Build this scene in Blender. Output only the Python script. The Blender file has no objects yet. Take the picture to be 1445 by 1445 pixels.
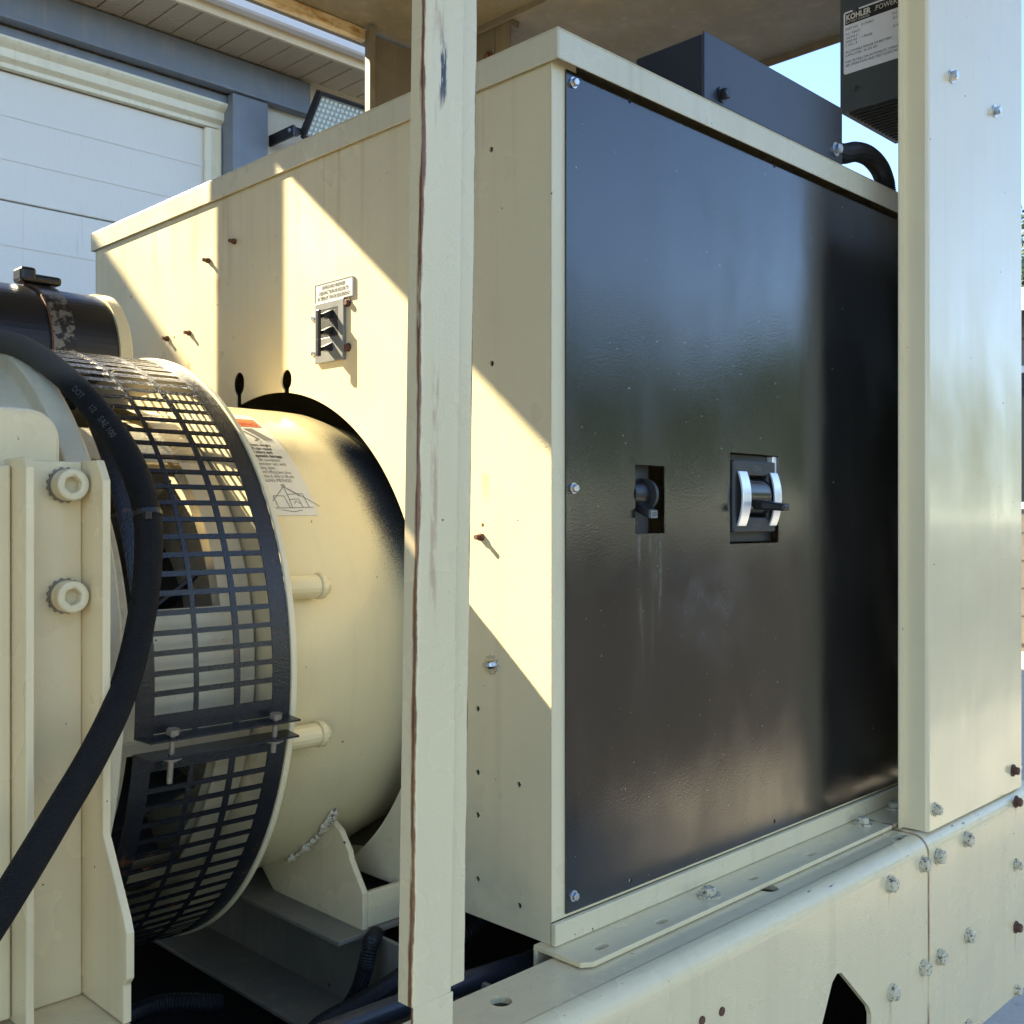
import bpy, bmesh, math, random
from mathutils import Vector, Matrix
from mathutils.geometry import tessellate_polygon
random.seed(7)
R = math.radians
S = bpy.context.scene
COL = S.collection

# ------------------------------------------------------------------ camera
F, CX, HY = 1490.0, 722.5, 730.0
AZ = R(44.9)
FW = Vector((math.cos(AZ), math.sin(AZ), 0)); RT = Vector((math.sin(AZ), -math.cos(AZ), 0)); UP = Vector((0, 0, 1))
CAM = Vector((0, 0, 1.6)) - 1.3727*FW - (787-CX)/F*1.3727*RT
cd = bpy.data.cameras.new('camera'); cam = bpy.data.objects.new('camera', cd); COL.objects.link(cam)
cam.location = CAM; cam.rotation_euler = (R(90), 0, R(-45.1))
cd.sensor_width = 36; cd.lens = F/1445*36; cd.shift_y = 7.5/1445; cd.clip_start = .02; cd.clip_end = 2000
S.camera = cam

# ------------------------------------------------------------------ light
SUN = Vector((-.40, 1, .82)).normalized()
w = bpy.data.worlds.new('World'); S.world = w; w.use_nodes = True
nt = w.node_tree; bg = nt.nodes['Background']
sky = nt.nodes.new('ShaderNodeTexSky'); sky.sky_type = 'NISHITA'; sky.sun_disc = False
sky.sun_elevation = math.asin(SUN.z); sky.sun_rotation = math.atan2(SUN.x, SUN.y)
sky.altitude = 2200; sky.air_density = 1.0; sky.dust_density = .1; sky.ozone_density = 1.3
nt.links.new(sky.outputs[0], bg.inputs[0]); bg.inputs[1].default_value = .10
sd = bpy.data.lights.new('sun', 'SUN'); sd.energy = 4.4; sd.angle = R(.5); sd.color = (1, .87, .60)
so = bpy.data.objects.new('sun', sd); COL.objects.link(so)
so.rotation_euler = SUN.to_track_quat('Z', 'Y').to_euler(); so.location = (0, 0, 12)
S.view_settings.view_transform = 'Standard'; S.view_settings.look = 'None'
S.view_settings.exposure = 2.4; S.view_settings.gamma = 1

# ------------------------------------------------------------------ photo pixel -> point on a plane of the place
def pix(x, y, ax, v):
    r = FW + (x-CX)/F*RT + (HY-y)/F*UP
    return CAM + r*((v-CAM[ax])/r[ax])
def PX(x, y, v=0): return pix(x, y, 0, v)
def PY(x, y, v=0): return pix(x, y, 1, v)
def PZ(x, y, v=0): return pix(x, y, 2, v)

# ------------------------------------------------------------------ materials
class NT:
    def __init__(s, name):
        s.m = bpy.data.materials.new(name); s.m.use_nodes = True
        s.t = s.m.node_tree; s.b = s.t.nodes['Principled BSDF']
        g = s.t.nodes.new('ShaderNodeNewGeometry'); s.pos = g.outputs['Position']; s.nrm = g.outputs['Normal']
    def n(s, typ, **k):
        nd = s.t.nodes.new(typ)
        for a, v in k.items(): setattr(nd, a, v)
        return nd
    def put(s, sock, v):
        if isinstance(v, bpy.types.NodeSocket): s.t.links.new(v, sock)
        else: sock.default_value = v
    def vmul(s, v, c):
        nd = s.n('ShaderNodeVectorMath', operation='MULTIPLY'); s.put(nd.inputs[0], v); nd.inputs[1].default_value = c; return nd.outputs[0]
    def noise(s, scale, detail=3, rough=.55, stretch=None, dist=0):
        nd = s.n('ShaderNodeTexNoise'); s.put(nd.inputs['Vector'], s.vmul(s.pos, stretch) if stretch else s.pos)
        nd.inputs['Scale'].default_value = scale; nd.inputs['Detail'].default_value = detail
        nd.inputs['Roughness'].default_value = rough; nd.inputs['Distortion'].default_value = dist
        return nd.outputs['Fac']
    def ramp(s, f, a, b, lo=0., hi=1.):
        nd = s.n('ShaderNodeMapRange', interpolation_type='SMOOTHSTEP'); s.put(nd.inputs[0], f)
        nd.inputs[1].default_value = a; nd.inputs[2].default_value = b; nd.inputs[3].default_value = lo; nd.inputs[4].default_value = hi
        return nd.outputs[0]
    def math(s, op, a, b=0.):
        nd = s.n('ShaderNodeMath', operation=op); s.put(nd.inputs[0], a); s.put(nd.inputs[1], b); return nd.outputs[0]
    def mix(s, f, a, b):
        nd = s.n('ShaderNodeMix', data_type='RGBA'); s.put(nd.inputs[0], f)
        for i, c in ((6, a), (7, b)):
            s.put(nd.inputs[i], c if isinstance(c, bpy.types.NodeSocket) else (*c, 1))
        return nd.outputs[2]
    def xyz(s):
        nd = s.n('ShaderNodeSeparateXYZ'); s.put(nd.inputs[0], s.pos); return nd.outputs
    def band(s, v, c, hw, soft):       # 1 inside |v-c|<hw
        return s.ramp(s.math('ABSOLUTE', s.math('SUBTRACT', v, c)), hw, hw+soft, 1., 0.)
    def bump(s, h, dist, strength=1.):
        nd = s.n('ShaderNodeBump'); nd.inputs['Strength'].default_value = strength; nd.inputs['Distance'].default_value = dist
        s.put(nd.inputs['Height'], h)
        if s.b.inputs['Normal'].links: s.t.links.new(s.b.inputs['Normal'].links[0].from_socket, nd.inputs['Normal'])
        s.t.links.new(nd.outputs[0], s.b.inputs['Normal'])
    def done(s, col, rough=.5, metal=0., spec=.5):
        s.put(s.b.inputs['Base Color'], col if isinstance(col, bpy.types.NodeSocket) else (*col, 1))
        s.put(s.b.inputs['Roughness'], rough); s.put(s.b.inputs['Metallic'], metal); s.put(s.b.inputs['Specular IOR Level'], spec)
        return s.m

def mul(c, k): return tuple(x*k for x in c)
CREAM = (.79, .675, .42)
RUST = (.16, .055, .02)
def cream_mat(name, base=CREAM, rough=.33, peel=.0004, dirt=.35, chips=.765, wav=0., extra=None, coat=0.):
    k = NT(name)
    c = k.mix(k.noise(2.3, 4), mul(base, .92), mul(base, 1.05))
    st = k.ramp(k.noise(1., 4, .5, (38, 38, 1.6)), .50, .92)
    c = k.mix(k.math('MULTIPLY', st, dirt), c, (.42, .33, .19))
    bl = k.ramp(k.noise(11., 3, .5), .42, .92)
    c = k.mix(k.math('MULTIPLY', bl, dirt*.5), c, (.50, .42, .27))
    ch = k.ramp(k.noise(85., 2, .5), chips, chips+.03)
    c = k.mix(ch, c, (.055, .04, .03))
    k.bump(k.noise(330., 2, .5), peel)
    if wav: k.bump(k.noise(5., 2, .5, (1, 1, .7)), wav)
    if extra: c = extra(k, c)
    k.b.inputs['Coat Weight'].default_value = coat; k.b.inputs['Coat Roughness'].default_value = .08
    return k.done(c, k.ramp(k.noise(7., 3), .3, .7, rough*.8, rough*1.3))
def post_rust(k, c):
    x, y, z = k.xyz()
    xs = k.math('SUBTRACT', x, k.math('MULTIPLY', k.math('SUBTRACT', z, 1.6), .018))
    n = k.noise(1., 5, .65, (60, 60, 9)); n2 = k.noise(1., 4, .6, (140, 140, 26))
    e1 = k.ramp(k.math('SUBTRACT', xs, k.math('MULTIPLY', k.math('SUBTRACT', n, .46), .010)), -.3405, -.3390, 1., 0.)
    e1 = k.math('MULTIPLY', e1, k.ramp(k.math('ADD', y, k.math('MULTIPLY', n, .016)), -.1140, -.1105, 1., .12))
    e2 = k.ramp(k.math('ADD', xs, k.math('MULTIPLY', k.math('SUBTRACT', n, .5), .007)), -.2632, -.2618, 0., 1.)
    s1 = k.math('MULTIPLY', k.math('MULTIPLY', k.band(xs, -.322, .002, .005), k.band(z, 1.63, .08, .09)), k.ramp(n2, .42, .62))
    s2 = k.math('MULTIPLY', k.math('MULTIPLY', k.band(xs, -.317, .003, .004), k.band(z, 2.05, .018, .03)), k.ramp(n2, .45, .55))
    s3 = k.math('MULTIPLY', k.math('MULTIPLY', k.band(xs, -.324, .004, .006), k.band(z, 2.17, .12, .10)), k.ramp(n2, .48, .72, 0, .6))
    c = k.mix(k.math('MULTIPLY', s1, .5), c, (.40, .20, .11))
    c = k.mix(s3, c, (.45, .24, .12))
    c = k.mix(s2, c, (.045, .035, .04))
    c = k.mix(e2, c, k.mix(n2, (.05, .03, .02), (.30, .14, .06)))
    return k.mix(e1, c, k.mix(n2, (.045, .02, .012), (.34, .14, .05)))
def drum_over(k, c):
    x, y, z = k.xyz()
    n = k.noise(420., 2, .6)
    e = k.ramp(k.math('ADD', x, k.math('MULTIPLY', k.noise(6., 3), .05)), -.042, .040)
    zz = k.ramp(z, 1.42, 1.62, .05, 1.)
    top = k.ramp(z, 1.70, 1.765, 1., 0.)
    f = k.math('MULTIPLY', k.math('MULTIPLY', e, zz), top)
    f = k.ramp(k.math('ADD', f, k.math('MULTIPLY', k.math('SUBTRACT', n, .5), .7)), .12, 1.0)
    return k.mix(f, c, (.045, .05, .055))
def rail_stain(k, c):
    x, y, z = k.xyz()
    n = k.noise(1., 4, .6, (9, 9, 1.2))
    seam = k.math('MULTIPLY', k.band(x, .848, .003, .004), k.ramp(k.noise(1., 3, .5, (40, 40, 7)), .35, .6))
    c = k.mix(k.math('MULTIPLY', k.ramp(n, .60, .82), .35), c, (.50, .33, .18))
    edge = k.math('MULTIPLY', k.band(z, 1.018, .006, .006), k.ramp(k.noise(1., 4, .65, (40, 40, 130)), .66, .72))
    c = k.mix(edge, c, (.045, .04, .04))
    ns = k.ramp(k.noise(1., 3, .5, (150, 150, 20)), .30, .65)
    for px_, py_, ln in ((1255, 1247, .05), (1257, 1400, .10), (1302, 1365, .05), (1323, 1208, .03), (1365, 1320, .10), (1433, 1308, .08), (1433, 1131, .05)):
        q = PY(px_, py_, -.122)
        m = k.math('MULTIPLY', k.band(x, q.x-.001, .0012, .0045), k.math('MULTIPLY', k.ramp(z, q.z-ln, q.z-.006), k.ramp(z, q.z, q.z-.004)))
        c = k.mix(k.math('MULTIPLY', k.math('MULTIPLY', m, ns), .55), c, (.40, .19, .07))
    return k.mix(k.math('MULTIPLY', seam, .9), c, (.25, .10, .04))
def face_runs(k, c):
    x, y, z = k.xyz()
    n = k.noise(1., 4, .55, (1, 26, 1.1)); fine = k.noise(1., 3, .5, (1, 120, 7))
    m = k.math('MULTIPLY', k.ramp(n, .50, .66), k.math('MULTIPLY', k.ramp(z, 1.93, 2.17), k.ramp(fine, .3, .6)))
    c = k.mix(k.math('MULTIPLY', m, .55), c, (.56, .43, .20))
    lowd = k.math('MULTIPLY', k.ramp(z, 1.16, 1.04), k.ramp(k.noise(14., 4, .6), .42, .68))
    c = k.mix(k.math('MULTIPLY', lowd, .30), c, (.36, .31, .22))
    for py_, pz_ in ((.142, 1.655), (.873, 2.045), (.985, 1.90)):
        mm = k.math('MULTIPLY', k.band(y, py_, .002, .010), k.math('MULTIPLY', k.ramp(z, pz_-.05, pz_), k.ramp(z, pz_+.012, pz_)))
        c = k.mix(k.math('MULTIPLY', mm, .45), c, (.48, .25, .08))
    return c
M = {}
M['cream'] = cream_mat('cream_paint')
M['face'] = cream_mat('cream_cabinet_face', base=(.76, .655, .41), rough=.33, dirt=.22, chips=.77, wav=.0012, extra=face_runs)
M['lid'] = cream_mat('cream_lid_paint', base=(.70, .63, .43), rough=.3, peel=.0009, dirt=.45, chips=.77)
M['post'] = cream_mat('cream_post_paint', base=(.82, .69, .42), rough=.26, dirt=.08, chips=.77, extra=post_rust)
M['panel'] = cream_mat('glossy_cream_panel', base=(.82, .69, .42), rough=.2, peel=.0002, dirt=.12, chips=.77, wav=.006, coat=.35)
M['rail'] = cream_mat('cream_skid_paint', base=(.83, .68, .40), rough=.26, dirt=.22, chips=.77, wav=.001, extra=rail_stain, coat=.2)
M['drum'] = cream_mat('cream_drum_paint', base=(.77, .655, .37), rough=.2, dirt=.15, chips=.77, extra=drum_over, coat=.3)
M['cast'] = cream_mat('cream_casting_paint', base=(.76, .67, .46), rough=.4, peel=.001, dirt=.4, chips=.77)
M['roof'] = cream_mat('shaded_cream_roof', base=(.15, .128, .095), rough=.5, dirt=.3, chips=.77)  # cream darkened so the colour carries the shade under the roof
def rustlip(k, c):
    return k.mix(k.ramp(k.noise(1., 5, .65, (14, 40, 40)), .45, .66), c, (.33, .17, .06))
M['shadecream'] = cream_mat('shaded_cream_steel', base=(.22, .195, .14), rough=.6, dirt=.6)  # cream darkened for the shade under the drum, with dirt streaks
M['lip'] = cream_mat('rusted_cream_lip', base=(.60, .48, .30), extra=rustlip)

def simple(name, col, rough, metal=0., spec=.5, var=.15, nsc=30., bump=0., bsc=200.):
    k = NT(name); c = k.mix(k.noise(nsc, 4), mul(col, 1-var), mul(col, 1+var))
    if bump: k.bump(k.noise(bsc, 3), bump)
    return k.done(c, rough, metal, spec)
def black_panel():
    k = NT('black_panel_paint'); x, y, z = k.xyz()
    c = k.mix(k.noise(4., 5), (.006, .006, .007), (.012, .011, .010))
    sp = k.ramp(k.noise(150., 2), .735, .75)
    c = k.mix(sp, c, (.25, .25, .24))
    run = k.math('MULTIPLY', k.math('MULTIPLY', k.band(x, .213, .03, .012), k.ramp(z, 1.30, 1.56)), k.ramp(k.noise(1., 3, .5, (85, 1, 5)), .44, .66))
    run = k.math('MULTIPLY', k.math('MULTIPLY', run, k.ramp(z, 1.578, 1.572, 0., 1.)), k.ramp(k.noise(1., 4, .6, (60, 60, 14)), .3, .65))
    c = k.mix(k.math('MULTIPLY', run, .30), c, (.22, .24, .24))
    wipe = k.ramp(k.noise(1., 5, .6, (7, 7, 2.2)), .45, .75)
    c = k.mix(k.math('MULTIPLY', wipe, .07), c, (.07, .062, .05))
    glow = k.math('MULTIPLY', k.math('MULTIPLY', k.band(x, .36, .01, .16), k.band(z, 1.47, .01, .12)), k.ramp(k.noise(22., 4, .6), .25, .75))  # soft lighter blob painted in as a reflected glow
    c = k.mix(k.math('MULTIPLY', glow, .30), c, (.17, .175, .18))
    low = k.math('MULTIPLY', k.ramp(z, 1.42, 1.08), k.ramp(k.noise(1., 5, .6, (5, 5, 3)), .38, .70))
    c = k.mix(k.math('MULTIPLY', low, .10), c, (.15, .13, .10))
    k.bump(k.noise(300., 2, .5), .00011); k.bump(k.noise(3.2, 2, .5), .002)
    k.b.inputs['IOR'].default_value = 1.47
    return k.done(c, k.math('ADD', k.ramp(k.noise(1., 4, .6, (6, 6, 2.5)), .35, .75, .11, .26), k.math('MULTIPLY', run, .15)), 0., 1.)
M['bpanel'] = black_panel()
M['jbox'] = simple('dark_grey_blue_paint', (.030, .033, .042), .35, var=.2, nsc=12, bump=.0003)
def guard_mat():
    k = NT('black_guard_paint'); c = k.mix(k.noise(9., 5), (.008, .009, .011), (.022, .022, .024))
    c = k.mix(k.ramp(k.noise(26., 5, .65), .62, .72), c, (.11, .045, .02))
    x, y, z = k.xyz()
    c = k.mix(k.math('MULTIPLY', k.ramp(k.noise(420., 2), .52, .62), k.ramp(z, 1.70, 1.83)), c, (.22, .21, .20))  # pale speckle towards the top, painted in for gloss
    k.bump(k.noise(400., 2), .0006)
    return k.done(c, .26, 0, .55)
M['guard'] = guard_mat()
def hose_mat():
    k = NT('ribbed_rubber'); c = k.mix(k.noise(60., 3), (.008, .008, .009), (.016, .0155, .015))
    x, y, z = k.xyz()
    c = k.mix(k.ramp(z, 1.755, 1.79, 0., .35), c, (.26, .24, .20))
    wv = k.n('ShaderNodeTexWave', wave_type='BANDS', bands_direction='Z'); k.put(wv.inputs['Vector'], k.pos)
    wv.inputs['Scale'].default_value = 190.; wv.inputs['Distortion'].default_value = 3.; wv.inputs['Detail'].default_value = 2
    k.bump(wv.outputs['Fac'], .0006); k.bump(k.noise(420., 2), .0014)
    return k.done(c, .8, 0., .25)
M['hose'] = hose_mat()
M['rubber'] = simple('black_rubber', (.012, .012, .013), .55, var=.3, bump=.0005)
M['dark'] = simple('dark_cavity_metal', (.012, .012, .012), .7)
M['black'] = simple('black_plastic', (.014, .014, .015), .35, bump=.0002)
M['dplastic'] = simple('dark_grey_plastic', (.035, .036, .036), .45, bump=.0003)
M['breakface'] = simple('grey_breaker_plate', (.19, .195, .195), .4, var=.25)
M['zinc'] = simple('zinc_plated_steel', (.62, .64, .66), .3, metal=1., var=.25, nsc=120)
M['brightmetal'] = simple('bright_formed_metal', (.92, .94, .97), .28, metal=.55, var=.04)
M['rustbolt'] = simple('rusty_steel', (.13, .06, .035), .75, metal=.2, var=.6, nsc=160, bump=.002)
def pb():
    k = NT('chipped_painted_bolt'); c = k.mix(k.ramp(k.noise(190., 3, .6), .55, .62), (.62, .55, .38), (.10, .075, .055)); return k.done(c, .4)
M['pbolt'] = pb()
M['dullsteel'] = simple('dull_steel', (.30, .265, .21), .5, metal=.6, var=.45, nsc=140)
M['paper'] = simple('white_label', (.62, .62, .58), .4, var=.03)
M['sticker'] = simple('aged_sticker', (.70, .67, .55), .35, var=.06, nsc=14)
M['ink'] = simple('black_ink', (.012, .012, .012), .6)
M['emboss'] = simple('worn_grey_marking', (.13, .13, .125), .5)
M['hoseink'] = simple('grey_hose_print', (.10, .097, .09), .7)
M['orange'] = simple('orange_print', (.75, .16, .04), .4)
M['greyink'] = simple('grey_print', (.16, .155, .14), .5)
M['charger'] = simple('charger_grey_paint', (.055, .068, .078), .4, var=.08, bump=.0004)
M['plate'] = simple('silver_nameplate', (.68, .72, .80), .42, metal=0., var=.06)
M['steelblue'] = cream_mat('blue_grey_steel_paint', base=(.15, .17, .20), rough=.45, dirt=.25, chips=.77)
def door_mat():
    k = NT('white_door_paint'); c = k.mix(k.noise(1.1, 5), (.64, .61, .54), (.76, .72, .63))
    st = k.ramp(k.noise(1., 4, .6, (22, 22, 1.1)), .66, .80); c = k.mix(k.math('MULTIPLY', st, .35), c, (.30, .29, .27))
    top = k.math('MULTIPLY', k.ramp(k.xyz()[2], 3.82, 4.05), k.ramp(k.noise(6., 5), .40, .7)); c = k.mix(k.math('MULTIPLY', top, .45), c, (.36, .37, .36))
    k.bump(k.noise(60., 3, .5, (1, 1, .3)), .001); return k.done(c, .42)
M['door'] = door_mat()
M['trim'] = cream_mat('cream_door_trim', base=(.74, .68, .50), dirt=.4)
M['wallc'] = cream_mat('cream_stucco', base=(.66, .60, .48), rough=.8, peel=.004, dirt=.4)
def soffit_mat():
    k = NT('woodgrain_soffit'); wv = k.n('ShaderNodeTexWave', wave_type='BANDS', bands_direction='DIAGONAL'); k.put(wv.inputs['Vector'], k.pos)
    wv.inputs['Scale'].default_value = 30; wv.inputs['Distortion'].default_value = 6
    c = k.mix(wv.outputs['Fac'], (.38, .30, .20), (.48, .39, .27)); k.bump(wv.outputs['Fac'], .002); return k.done(c, .6)
M['soffit'] = soffit_mat()
M['fascia'] = cream_mat('tan_fascia', base=(.66, .54, .36), dirt=.4)
M['gutter'] = simple('white_gutter_paint', (.66, .62, .60), .4, var=.04)
M['led'] = simple('led_lens', (.75, .82, .80), .25, var=.03)
M['ledplate'] = simple('led_reflector', (.42, .48, .47), .35)
M['glass'] = simple('window_glass', (.02, .025, .03), .06, spec=.8)
def ground_mat():
    k = NT('worn_concrete_yard'); c = k.mix(k.noise(.6, 6), (.40, .365, .30), (.50, .455, .37))
    c = k.mix(k.ramp(k.noise(9., 4), .55, .8), c, (.22, .20, .18)); k.bump(k.noise(40., 5), .006); return k.done(c, .85)
M['ground'] = ground_mat()
M['asphalt'] = simple('tan_gravel', (.062, .056, .046), .9, var=.25, nsc=3, bump=.004, bsc=90)
def leaf_mat():
    k = NT('foliage'); c = k.mix(k.noise(2.2, 3), (.022, .042, .012), (.060, .095, .028)); 
    k.b.inputs['Subsurface Weight'].default_value = 0; return k.done(c, .6)
M['leaf'] = leaf_mat()
M['bark'] = simple('bark', (.10, .075, .05), .9, bump=.01, bsc=30)
M['housewall'] = cream_mat('tan_house_siding', base=(.17, .145, .115), rough=.8, dirt=.3)
M['shingle'] = simple('grey_shingle', (.16, .14, .13), .9, var=.3, nsc=8, bump=.01, bsc=20)
M['whitetrim'] = simple('white_trim', (.72, .71, .68), .5, var=.05)

# ------------------------------------------------------------------ building blocks
def link(name, me, mat, parent=None, smooth=False, bevel=0., seg=2, kind=None):
    if mat and not me.materials: me.materials.append(M[mat])
    o = bpy.data.objects.new(name, me); COL.objects.link(o)
    if parent is not None:
        o.parent = parent
        if parent.type == 'EMPTY': o.matrix_parent_inverse = Matrix.Translation(parent.location).inverted()
    if smooth:
        for p in me.polygons: p.use_smooth = True
        me.set_sharp_from_angle(angle=R(35))
    if bevel:
        b = o.modifiers.new('bevel', 'BEVEL'); b.width = bevel; b.segments = seg; b.limit_method = 'ANGLE'; b.angle_limit = R(38)
        b.harden_normals = False
    if kind: o['kind'] = kind
    return o
def mesh(v, f):
    me = bpy.data.meshes.new('m'); me.from_pydata([tuple(p) for p in v], [], f); me.update(); return me
class MB:
    def __init__(s): s.v = []; s.f = []
    def add(s, v, f):
        n = len(s.v); s.v += [tuple(p) for p in v]; s.f += [tuple(i+n for i in q) for q in f]; return s
    def box(s, x0, x1, y0, y1, z0, z1):
        v = [(x, y, z) for x in (x0, x1) for y in (y0, y1) for z in (z0, z1)]
        return s.add(v, [(0, 1, 3, 2), (4, 6, 7, 5), (0, 4, 5, 1), (2, 3, 7, 6), (0, 2, 6, 4), (1, 5, 7, 3)])
    def prism(s, poly, t0, t1, mp):      # poly in (u,v), extruded t0..t1
        n = len(poly)
        v = [mp(u, q, t0) for u, q in poly]+[mp(u, q, t1) for u, q in poly]
        return s.add(v, [tuple(range(n))[::-1], tuple(range(n, 2*n))]+[(i, (i+1) % n, n+(i+1) % n, n+i) for i in range(n)])
    def plate(s, outer, holes, t0, t1, mp):
        loops = [outer]+holes
        fl = [p for l in loops for p in l]; n = len(fl)
        bm = bmesh.new(); vv = [bm.verts.new((u, q, 0)) for u, q in fl]; ee = []; k = 0
        for l in loops:
            ee += [bm.edges.new((vv[k+i], vv[k+(i+1) % len(l)])) for i in range(len(l))]; k += len(l)
        bmesh.ops.triangle_fill(bm, use_beauty=True, use_dissolve=False, edges=ee, normal=(0, 0, 1))
        bm.verts.index_update(); tris = [tuple(v.index for v in f.verts) for f in bm.faces]; bm.free()
        s.add([mp(u, q, t0) for u, q in fl]+[mp(u, q, t1) for u, q in fl],
              [tuple(t) for t in tris]+[tuple(i+n for i in t[::-1]) for t in tris]) 
        base = len(s.v)-2*n; k = 0
        for l in loops:
            m = len(l)
            for i in range(m):
                a, b = k+i, k+(i+1) % m
                s.f.append((base+a, base+b, base+n+b, base+n+a))
            k += m
        return s
    def lathe(s, prof, n=96, yc=0, zc=0, a0=0., a1=360.):   # prof (x, r), axis parallel X
        full = abs(a1-a0) >= 359.9; m = n if full else n+1
        v = []
        for i in range(m):
            a = R(a0+(a1-a0)*i/n)
            v += [(x, yc-r*math.cos(a), zc+r*math.sin(a)) for x, r in prof]
        L = len(prof); f = []
        for i in range(n):
            j = (i+1) % m
            f += [(i*L+k, i*L+k+1, j*L+k+1, j*L+k) for k in range(L-1)]
        return s.add(v, f)
    def tube(s, pts, rad, n=12, cap=True):
        pts = [Vector(p) for p in pts]; v = []; up = Vector((0, 0, 1)); L = len(pts); prev = None
        for i, p in enumerate(pts):
            t = (pts[min(i+1, L-1)]-pts[max(i-1, 0)]).normalized()
            if prev is None: a = t.orthogonal().normalized()
            else: a = (prev-t*prev.dot(t)).normalized()
            prev = a; b = t.cross(a); r = rad[i] if isinstance(rad, (list, tuple)) else rad
            v += [p+r*(a*math.cos(2*math.pi*k/n)+b*math.sin(2*math.pi*k/n)) for k in range(n)]
        f = [(i*n+k, i*n+(k+1) % n, (i+1)*n+(k+1) % n, (i+1)*n+k) for i in range(L-1) for k in range(n)]
        if cap: f += [tuple(range(n))[::-1], tuple(range((L-1)*n, L*n))]
        return s.add(v, f)
    def me(s):
        m = mesh(s.v, s.f); b = bmesh.new(); b.from_mesh(m); bmesh.ops.recalc_face_normals(b, faces=b.faces); b.to_mesh(m); b.free(); return m
    def obj(s, name, mat, parent=None, **k): return link(name, s.me(), mat, parent, **k)
def spline(pts, k=8):
    pts = [Vector(p) for p in pts]; o = []
    for i in range(len(pts)-1):
        p0, p1, p2, p3 = pts[max(i-1, 0)], pts[i], pts[i+1], pts[min(i+2, len(pts)-1)]
        for j in range(k):
            t = j/k
            o.append(.5*((2*p1)+(p2-p0)*t+(2*p0-5*p1+4*p2-p3)*t*t+(3*p1-p0-3*p2+p3)*t**3))
    o.append(pts[-1]); return o
def circ(u, v, r, n=14, r2=None): return [(u+r*math.cos(2*math.pi*i/n), v+(r2 or r)*math.sin(2*math.pi*i/n)) for i in range(n)]
def slot(u, v, hl, r, n=6):
    return [(u+hl+r*math.cos(a), v+r*math.sin(a)) for a in [R(-90+180*i/n) for i in range(n+1)]]+[(u-hl+r*math.cos(a), v+r*math.sin(a)) for a in [R(90+180*i/n) for i in range(n+1)]]
def rect(u0, u1, v0, v1): return [(u0, v0), (u1, v0), (u1, v1), (u0, v1)]
mXZ = lambda Y0: (lambda u, v, t: (u, Y0+t, v))       # plate in plane Y = Y0, thickness to +Y
mYZ = lambda X0: (lambda u, v, t: (X0+t, u, v))
mXY = lambda Z0: (lambda u, v, t: (u, v, Z0+t))
def thing(name, label, cat, loc, group=None):
    o = bpy.data.objects.new(name, None); COL.objects.link(o); o.location = loc; o.empty_display_size = .05
    o['label'] = label; o['category'] = cat
    if group: o['group'] = group
    return o
def tag(o, label, cat, group=None):
    o['label'] = label; o['category'] = cat
    if group: o['group'] = group
    return o
def struct(o): o['kind'] = 'structure'; return o

# fasteners: local +Z points out of the surface
def hexbolt_me(af, h, wr=None, wt=.002, shank=0., sr=.004):
    b = MB(); z = 0.
    if wr:
        b.add([], []); n = 20
        b.prism(circ(0, 0, wr, n), 0, wt, lambda u, v, t: (u, v, t)); z = wt
    r = af/2/math.cos(R(30)); hx = [(r*math.cos(R(60*i+13)), r*math.sin(R(60*i+13))) for i in range(6)]
    b.prism(hx, z, z+h*.8, lambda u, v, t: (u, v, t))
    n = 6; v0 = [(x, y, z+h*.8) for x, y in hx]+[(x*.8, y*.8, z+h) for x, y in hx]
    b.add(v0, [(i, (i+1) % 6, 6+(i+1) % 6, 6+i) for i in range(6)]+[tuple(range(6, 12))])
    if shank: b.prism(circ(0, 0, sr, 10), z+h, z+h+shank, lambda u, v, t: (u, v, t))
    return b.me()
ROT = {'-Y': (R(90), 0, 0), '-X': (0, R(-90), 0), '+Z': (0, 0, 0), '+X': (0, R(90), 0), '-Z': (R(180), 0, 0)}
_fb = {}
def bolt(loc, axis, parent, key, mat, name='bolt', spin=0., **k):
    kk = (key, mat)
    if kk not in _fb: _fb[kk] = hexbolt_me(**BT[key]); _fb[kk].materials.append(M[mat])
    o = bpy.data.objects.new(name, _fb[kk]); COL.objects.link(o); o.location = loc
    q = Matrix.Rotation(0, 4, 'X'); e = ROT[axis]
    from mathutils import Euler
    o.rotation_mode = 'QUATERNION'; o.rotation_quaternion = Euler(e).to_quaternion() @ Matrix.Rotation(spin, 3, 'Z').to_quaternion()
    o.parent = parent
    if parent.type == 'EMPTY': o.matrix_parent_inverse = Matrix.Translation(parent.location).inverted()
    return o
BT = {'skid': dict(af=.0225, h=.011, wr=.0150, wt=.0025), 'screw': dict(af=.0095, h=.006, wr=.0075, wt=.0015),
      'plate': dict(af=.019, h=.010, wr=.018, wt=.003), 'stud': dict(af=.010, h=.006, shank=.007, sr=.0035),
      'small': dict(af=.009, h=.005, wr=.007), 'panel': dict(af=.0155, h=.010, wr=.0125, wt=.003), 'clamp': dict(af=.010, h=.006)}

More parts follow.
